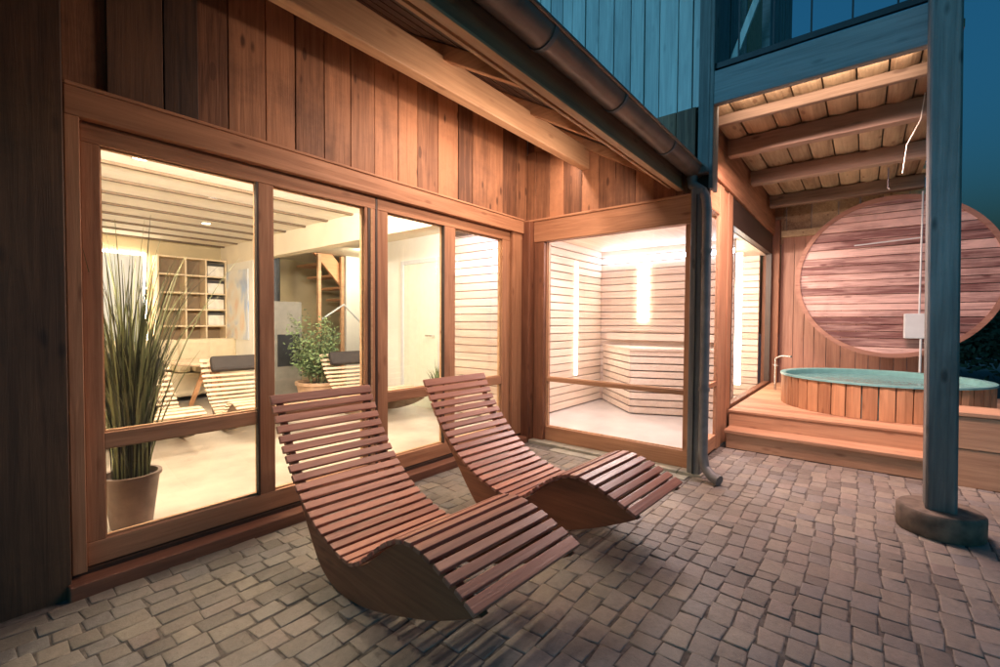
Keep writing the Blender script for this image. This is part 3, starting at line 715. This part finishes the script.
MB().box(1.04, 1.06, -5.4, -3.53, .31, .572).build('front_board', 'deck_y', sb, bevel=.004); MB().box(1.045, 1.065, -5.4, -3.53, .0, .306).build('front_board', 'deck_y', sb, bevel=.004)
MB().box(1.066, 1.30, -5.4, -3.53, .0, .57).build('side', 'deck_y', sb, bevel=.003)

# ================================================================== HOT TUB
TC = (2.56, -3.10); TR = .925
HT = empty('hot_tub', (TC[0], TC[1], .36), 'round timber hot tub full of turquoise water on the deck', 'hot tub')
ns = 44
for k in range(1): pass
sv_ = MB()
for k in range(ns):
    a0 = 2*math.pi*(k+.04)/ns; a1 = 2*math.pi*(k+.96)/ns; am = (a0+a1)/2; ro = TR; ri = TR-.04
    pl_ = [(TC[0]+r_*math.cos(a), TC[1]+r_*math.sin(a)) for r_, a in ((ri, a0), (ro-.004, a0), (ro+.003, am), (ro-.004, a1), (ri, a1))]
    sv_.prism(pl_, lambda p, t: (p[0], p[1], t), .361, .70+random.uniform(-.002, .002))
sv_.build('staves', 'stave', HT, bevel=.003)
MB().lathe([(TR-.036, .30), (TR-.042, .30), (TR-.042, .712), (TR-.03, .722), (TR+.012, .722), (TR+.014, .702), (TR+.0, .701)], (TC[0], TC[1], 0), 72).build('rim', 'liner', HT, smooth=True)
MB().lathe([(0, .655), (TR-.043, .655)], (TC[0], TC[1], 0), 64).build('water', 'water', HT)
hk = MB()
hl = empty('water_tap', (2.9, -2.2, .36), 'small steel tap and pipe beside the hot tub rim by the far window', 'tap')
MB().tube([(3.35, -2.0, .36), (3.35, -2.0, .82), (3.3, -2.08, .86), (3.2, -2.2, .86)], .014, 10).build('pipe', 'steel', hl, smooth=True); MB().tube([(3.42, -1.96, .72), (3.28, -2.04, .72)], .01, 8).build('valve', 'steel', hl, smooth=True)
# lid standing behind
LC = (3.62, -3.24, 1.93); LR = 1.05
LD = empty('tub_lid', (LC[0], LC[1], LC[2]-LR), 'large round timber lid standing upright behind the hot tub', 'tub lid')
lb = MB(); z = -LR+.02
while z < LR-.02:
    w = random.uniform(.085, .13); z1 = min(z+w, LR-.015); n = 1
    for sgn in (0,):
        ha = math.sqrt(max(.0, (LR-.05)**2-z**2)) if abs(z) < LR-.05 else .05; hb = math.sqrt(max(.0, (LR-.05)**2-z1**2)) if abs(z1) < LR-.05 else .05
        x0 = random.uniform(-.008, .008)
        lb.prism([(-ha, z+.004), (ha, z+.004), (hb, z1-.004), (-hb, z1-.004)], lambda p, t: (LC[0]+t+x0, LC[1]+p[0], LC[2]+p[1]), -.02, .02)
    z = z1
lb.build('boards', 'lid_y', LD, bevel=.003)
rim = MB(); vs = []; n = 72
for k in range(n):
    a = 2*math.pi*k/n
    for (r_, xx) in ((LR-.055, -.035), (LR, -.035), (LR, .035), (LR-.055, .035)): vs.append((LC[0]+xx, LC[1]+r_*math.cos(a), LC[2]+r_*math.sin(a)))
fs = []
for k in range(n):
    for j in range(4): fs.append((4*k+j, 4*k+(j+1) % 4, 4*((k+1) % n)+(j+1) % 4, 4*((k+1) % n)+j))
rim.add(vs, fs).build('rim', 'lid_rim', LD, smooth=True)
MB().box(LC[0]+.022, LC[0]+.06, LC[1]-.09, LC[1]+.09, LC[2]-.9, LC[2]+.9).build('cross_batten', 'lid_rim', LD)
# control box and white pipe
cb_ = empty('control_box', (3.45, -3.42, 1.1), 'white control box on a thin white pipe in front of the round lid', 'control box')
MB().box(3.40, 3.50, -3.60, -3.36, 1.14, 1.45).build('box_body', 'white_pl', cb_, bevel=.012)
MB().tube([(3.42, -3.50, 1.45), (3.42, -3.50, 2.95)], .010, 10).build('pipe', 'white_pl', cb_, smooth=True)
MB().tube([(3.43, -2.85, 2.35), (3.43, -3.50, 2.385)], .008, 8).build('crossbar', 'white_pl', cb_, smooth=True)
MB().tube([(3.42, -3.52, 1.14), (3.42, -3.52, .36)], .012, 8).build('stand', 'white_pl', cb_, smooth=True)
rp_ = MB().tube([(.9, -3.32, 3.2), (.92, -3.3, 3.0), (.95, -3.22, 2.82), (1.0, -3.2, 2.6)], .0035, 8).build('hanging_cord', 'basket', None, smooth=True); tag(rp_, 'thin pale cord hanging under the balcony near the post', 'cord')
hk_ = MB().tube([(2.6, -3.15, 3.1), (2.6, -3.15, 2.86), (2.6, -3.17, 2.84)], .006, 8).build('ceiling_hook', 'steel', None, smooth=True); tag(hk_, 'thin steel hook hanging above the round lid', 'hook')

# ================================================================== LOUNGERS
top = [(0, .873), (.055, .775), (.12, .67), (.20, .56), (.30, .455), (.42, .36), (.55, .29), (.68, .240), (.80, .214), (.89, .214), (.97, .248), (1.06, .316), (1.15, .385), (1.23, .430), (1.31, .452), (1.40, .447), (1.50, .42), (1.60, .378), (1.69, .335)]
bot = [(1.70, .315), (1.60, .262), (1.45, .19), (1.28, .125), (1.10, .065), (.95, .025), (.80, .003), (.66, .012), (.54, .065), (.44, .17), (.34, .30), (.24, .42), (.14, .55), (.06, .70), (0, .815)]
def catmull(P, n=6):
    o = []
    for i in range(len(P)-1):
        p0, p1, p2, p3 = P[max(i-1, 0)], P[i], P[i+1], P[min(i+2, len(P)-1)]
        for k in range(n):
            t = k/n
            o.append(tuple(.5*((2*p1[j])+(-p0[j]+p2[j])*t+(2*p0[j]-5*p1[j]+4*p2[j]-p3[j])*t*t+(-p0[j]+3*p1[j]-3*p2[j]+p3[j])*t**3) for j in (0, 1)))
    o.append(P[-1]); return o
def make_lounger(W=.656, slat='lounge_x', side='lounge_side', inset=.035, nslat=34):
    root = empty('wave_lounger')
    tp = catmull(top); bt = catmull(bot, 4)
    # local frame: axis towards -Y, width along X
    poly = [(s, z-.018) for s, z in tp]+bt
    for sg in (-1, 1):
        mb = MB(); xa = sg*(W/2-inset); xb = sg*(W/2-inset-.038)
        n = len(tp)
        # build as strip of quads between top and bottom curves for clean concave sides
        m_ = 60
        def samp(P, u):
            Ls = [0]
            for a, b in zip(P, P[1:]): Ls.append(Ls[-1]+math.dist(a, b))
            t = u*Ls[-1]; i = 0
            while i < len(P)-2 and Ls[i+1] < t: i += 1
            q = (t-Ls[i])/max(1e-9, Ls[i+1]-Ls[i]); return (P[i][0]+(P[i+1][0]-P[i][0])*q, P[i][1]+(P[i+1][1]-P[i][1])*q)
        tp2 = [(s, z-.018) for s, z in tp]; bt2 = bt[::-1]
        vs = []
        for i in range(m_+1):
            u = i/m_; a = samp(tp2, u); b = samp(bt2, u)
            for xx in (xa, xb): vs.append((xx, -a[0], a[1])); vs.append((xx, -b[0], b[1]))
        fs = []
        for i in range(m_):
            k = 4*i; fs += [(k, k+1, k+5, k+4), (k+2, k+6, k+7, k+3), (k, k+4, k+6, k+2), (k+1, k+3, k+7, k+5)]
        fs += [(0, 2, 3, 1), (4*m_, 4*m_+1, 4*m_+3, 4*m_+2)]
        mb.add(vs, fs).build('side_board', side, root, bevel=.003)
    # slats
    Ls = [0]
    for a, b in zip(tp, tp[1:]): Ls.append(Ls[-1]+math.dist(a, b))
    tot = Ls[-1]; rnd = random.Random(4)
    def at(t):
        i = 0
        while i < len(tp)-2 and Ls[i+1] < t: i += 1
        q = (t-Ls[i])/max(1e-9, Ls[i+1]-Ls[i]); a, b = tp[i], tp[i+1]
        return Vector((a[0]+(b[0]-a[0])*q, a[1]+(b[1]-a[1])*q)), (Vector(b)-Vector(a)).normalized()
    for k in range(nslat):
        t = .022+(tot-.044)*k/(nslat-1); p, d = at(t)
        s = MB(); w = .0425 if k not in (0, nslat-1) else .055; h = .02; dx = rnd.uniform(-.003, .003)
        nrm = Vector((-d.y, d.x)) if d.x > 0 else Vector((-d.y, d.x))
        vs = []
        for xx in (-W/2+dx, W/2+dx):
            for (u, v) in ((-w/2, -h/2), (w/2, -h/2), (w/2, h/2), (-w/2, h/2)):
                q = p+d*u+nrm*v; vs.append((xx, -q.x, q.y))
        s.add(vs, [(0, 1, 2, 3), (7, 6, 5, 4), (0, 4, 5, 1), (1, 5, 6, 2), (2, 6, 7, 3), (3, 7, 4, 0)]).build('slat', slat, root, bevel=.0035)
    return root
lg = make_lounger()
l2 = copy_tree(lg)
lg.location = (-2.631, -.307, .0); lg.rotation_euler.z = R(-3.1)
l2.location = (-1.553, -.417, .0); l2.rotation_euler.z = R(-2.8)
tag(lg, 'wavy slatted wooden lounger nearest the camera, left of the pair on the paving', 'lounger', 'wavy loungers on the terrace')
tag(l2, 'wavy slatted wooden lounger farther back, nearer the sauna window', 'lounger', 'wavy loungers on the terrace')
li = make_lounger(slat='pale_x', side='pale_side', nslat=26); inner = [li, copy_tree(li), copy_tree(li), copy_tree(li)]
ipos = [(-2.85, 3.35, -4), (-1.85, 3.3, -6), (-.45, 3.0, -8), (-2.95, 4.9, 3)]
lbl = ['pale wavy lounger indoors behind the reed plant', 'pale wavy lounger indoors just left of the mullion', 'pale wavy lounger indoors in front of the shrub pot', 'pale wavy lounger indoors in the back row near the mirror']
plb = ['dark headrest cushion on the indoor lounger behind the reed plant', 'dark headrest cushion on the indoor lounger by the mullion', 'dark headrest cushion on the indoor lounger in front of the shrub pot', 'dark headrest cushion on the back row indoor lounger']
for o, (x, y, a), l_, p_ in zip(inner, ipos, lbl, plb):
    o.location = (x, y, FZ); o.rotation_euler.z = R(a); o.scale = (1.05, 1, .84); o.name = 'indoor_lounger'; tag(o, l_, 'lounger', 'pale loungers inside the lounge')
    c = MB().box(-.27, .27, -.05, .05, -.10, .10).build('head_cushion', 'cushion', None, bevel=.035)
    c.rotation_euler = (R(-28), 0, R(a)); c.location = (x, y-.13, FZ+.68); tag(c, p_, 'cushion', 'dark cushions on the indoor loungers')

# ================================================================== BACKGROUND TREES (dark, right of the lid)
def tree(loc, h, r, seed, label):
    rnd = random.Random(seed); o = empty('tree', loc, label, 'tree', 'dark trees beyond the yard')
    x, y, z = loc
    MB().tube([(x, y, z), (x+.1, y, z+h*.35), (x, y+.1, z+h*.8)], [.2, .14, .04], 10).build('trunk', 'roof_d', o, smooth=True)
    mb = MB()
    for c in range(26):
        a = rnd.uniform(0, 6.28); rr = r*math.sqrt(rnd.random()); zc = z+h*rnd.uniform(.25, 1); rr *= 1-.6*abs((zc-z)/h-.5)
        cx, cy = x+rr*math.cos(a), y+rr*math.sin(a); cr = r*rnd.uniform(.25, .45)
        for k in range(170):
            v = Vector((rnd.gauss(0, 1), rnd.gauss(0, 1), rnd.gauss(0, 1))).normalized()*cr*rnd.random()**.4
            p = Vector((cx, cy, zc))+v; s = rnd.uniform(.05, .1)
            t = Vector((rnd.gauss(0, 1), rnd.gauss(0, 1), rnd.gauss(0, 1))).normalized(); u = t.orthogonal().normalized()
            mb.add([p-t*s, p+u*s*.5, p+t*s, p-u*s*.5], [(0, 1, 2, 3)])
    mb.build('crown', 'tree', o)
tree((10, -6.0, 0), 2.3, 1.6, 1, 'dark tree beyond the hot tub at the right edge of the view'); tree((11.5, -4.2, 0), 2.3, 1.6, 2, 'dark low tree half hidden behind the round lid')

# ================================================================== LIGHT
w = bpy.data.worlds.new('World'); S.world = w; w.use_nodes = True
nt = w.node_tree; bg = nt.nodes['Background']
sky = nt.nodes.new('ShaderNodeTexSky'); sky.sky_type = 'NISHITA'; sky.sun_disc = False
sky.sun_elevation = R(-2.5); sky.sun_rotation = R(250); sky.altitude = 300; sky.ozone_density = 3.5
mxs = nt.nodes.new('ShaderNodeMix'); mxs.data_type = 'RGBA'; mxs.blend_type = 'MULTIPLY'; mxs.inputs[0].default_value = 1
mxs.inputs[7].default_value = (.28, 1.7, 1.0, 1); nt.links.new(sky.outputs[0], mxs.inputs[6])
nt.links.new(mxs.outputs[2], bg.inputs[0]); bg.inputs[1].default_value = 1.0
def area(name, loc, direction, sx, sy, power, col, spread=180):
    l = bpy.data.lights.new(name, 'AREA'); l.shape = 'RECTANGLE'; l.size = sx; l.size_y = sy; l.energy = power; l.color = col; l.spread = R(spread)
    o = bpy.data.objects.new(name, l); COL.objects.link(o); o.location = loc
    o.rotation_euler = Vector(direction).to_track_quat('-Z', 'Y').to_euler(); return o
WARM = (1, .78, .52)
area('lounge_fill', (-3.7, .26, 2.40), (0, .8, .4), 4.8, .2, 150, (1, .86, .74))  # added lamp, unseen behind the window head, brightens the room
area('lounge_fill', (-3.7, 5.0, 2.5), (0, -.5, .2), .1, .1, 1, (1, .82, .58))
area('hall_fill', (-.7, .27, 2.42), (-.3, .9, -.3), .4, .14, 32, (1, .84, .62))  # unseen lamp added behind the glazing head to lift the hall
area('hall_fill', (.6, 3.5, 2.45), (0.1, .9, -.3), .8, .14, 14, (1, .84, .62))
area('sauna_fill', (.22, -.75, 2.34), (.9, .05, -.35), 1.4, .12, 12, (1, .85, .90))  # added lamp out of view above the sauna glazing
area('sauna_fill', (2.6, -.9, 2.34), (.8, -.2, -.5), 1.2, .1, 40, (1, .84, .74))
for k, (xa, pw_) in enumerate(((-1.5, 7), (-.52, 6))): area('eave_fill', (xa, -.63, 3.0), (0, .35, -.9), .8, .05, pw_, (1, .71, .55))  # added wall wash, kept out of sight behind the purlin
area('eave_fill', (-1.3, -1.3, 2.655), (0, .80, -.60), 1.9, .05, 16, (1, .72, .57))  # unseen fill added under the rafters for trim, purlin and loungers
area('balcony_fill', (.06, -2.62, 3.165), (1, 0, -.35), 1.25, .03, 3.5, (1, .72, .54))  # unseen lamp added behind the edge beam to brighten the underside
area('balcony_fill', (.47, -2.6, 3.0), (.38, -.1, -.92), 1.0, .2, 54, (1, .66, .60), 150)  # added fill facing away from the camera, lights deck and paving
area('hall_fill', (-.4, .20, 2.36), (.6, .75, -.3), .5, .08, 16, (.45, .58, 1))  # unseen blue lamp added to tint the slats like reflected sauna light
area('sauna_fill', (1.0, -1.0, 2.40), (-.55, -.1, -.85), .9, .9, 46, (1, .84, .82))  # added unseen lamp throwing light out through the sauna window
sun = bpy.data.lights.new('sun', 'SUN'); sun.energy = .62; sun.angle = R(24); sun.color = (.24, .66, 1.0)
so_ = bpy.data.objects.new('sun', sun); COL.objects.link(so_); so_.rotation_euler = Vector((.68, -.50, -.54)).to_track_quat('-Z', 'Y').to_euler()

# ================================================================== CAMERA
cam = bpy.data.cameras.new('camera'); co = bpy.data.objects.new('camera', cam); COL.objects.link(co); S.camera = co
cam.sensor_width = 36; cam.lens = 449.678/1000*36; cam.clip_start = .05; cam.clip_end = 500
yw, pt, rl_ = R(38.995), R(-1.502), R(.328)
F = Vector((math.cos(yw)*math.cos(pt), math.sin(yw)*math.cos(pt), math.sin(pt))); Rt = Vector((math.sin(yw), -math.cos(yw), 0)); U = Rt.cross(F)
R2 = Rt*math.cos(rl_)+U*math.sin(rl_); U2 = -Rt*math.sin(rl_)+U*math.cos(rl_)
mt = Matrix((R2, U2, -F)).transposed().to_4x4(); mt.translation = Vector((-4.145, -2.975, 1.32)); co.matrix_world = mt
S.view_settings.view_transform = 'Standard'; S.view_settings.look = 'None'; S.view_settings.exposure = .92; S.view_settings.gamma = 1
S.render.engine = 'CYCLES'
S.cycles.max_bounces = 10; S.cycles.diffuse_bounces = 5; S.cycles.transparent_max_bounces = 16; S.cycles.sample_clamp_indirect = 6
S.cycles.use_denoising = True
S.render.resolution_x = 1024; S.render.resolution_y = 683
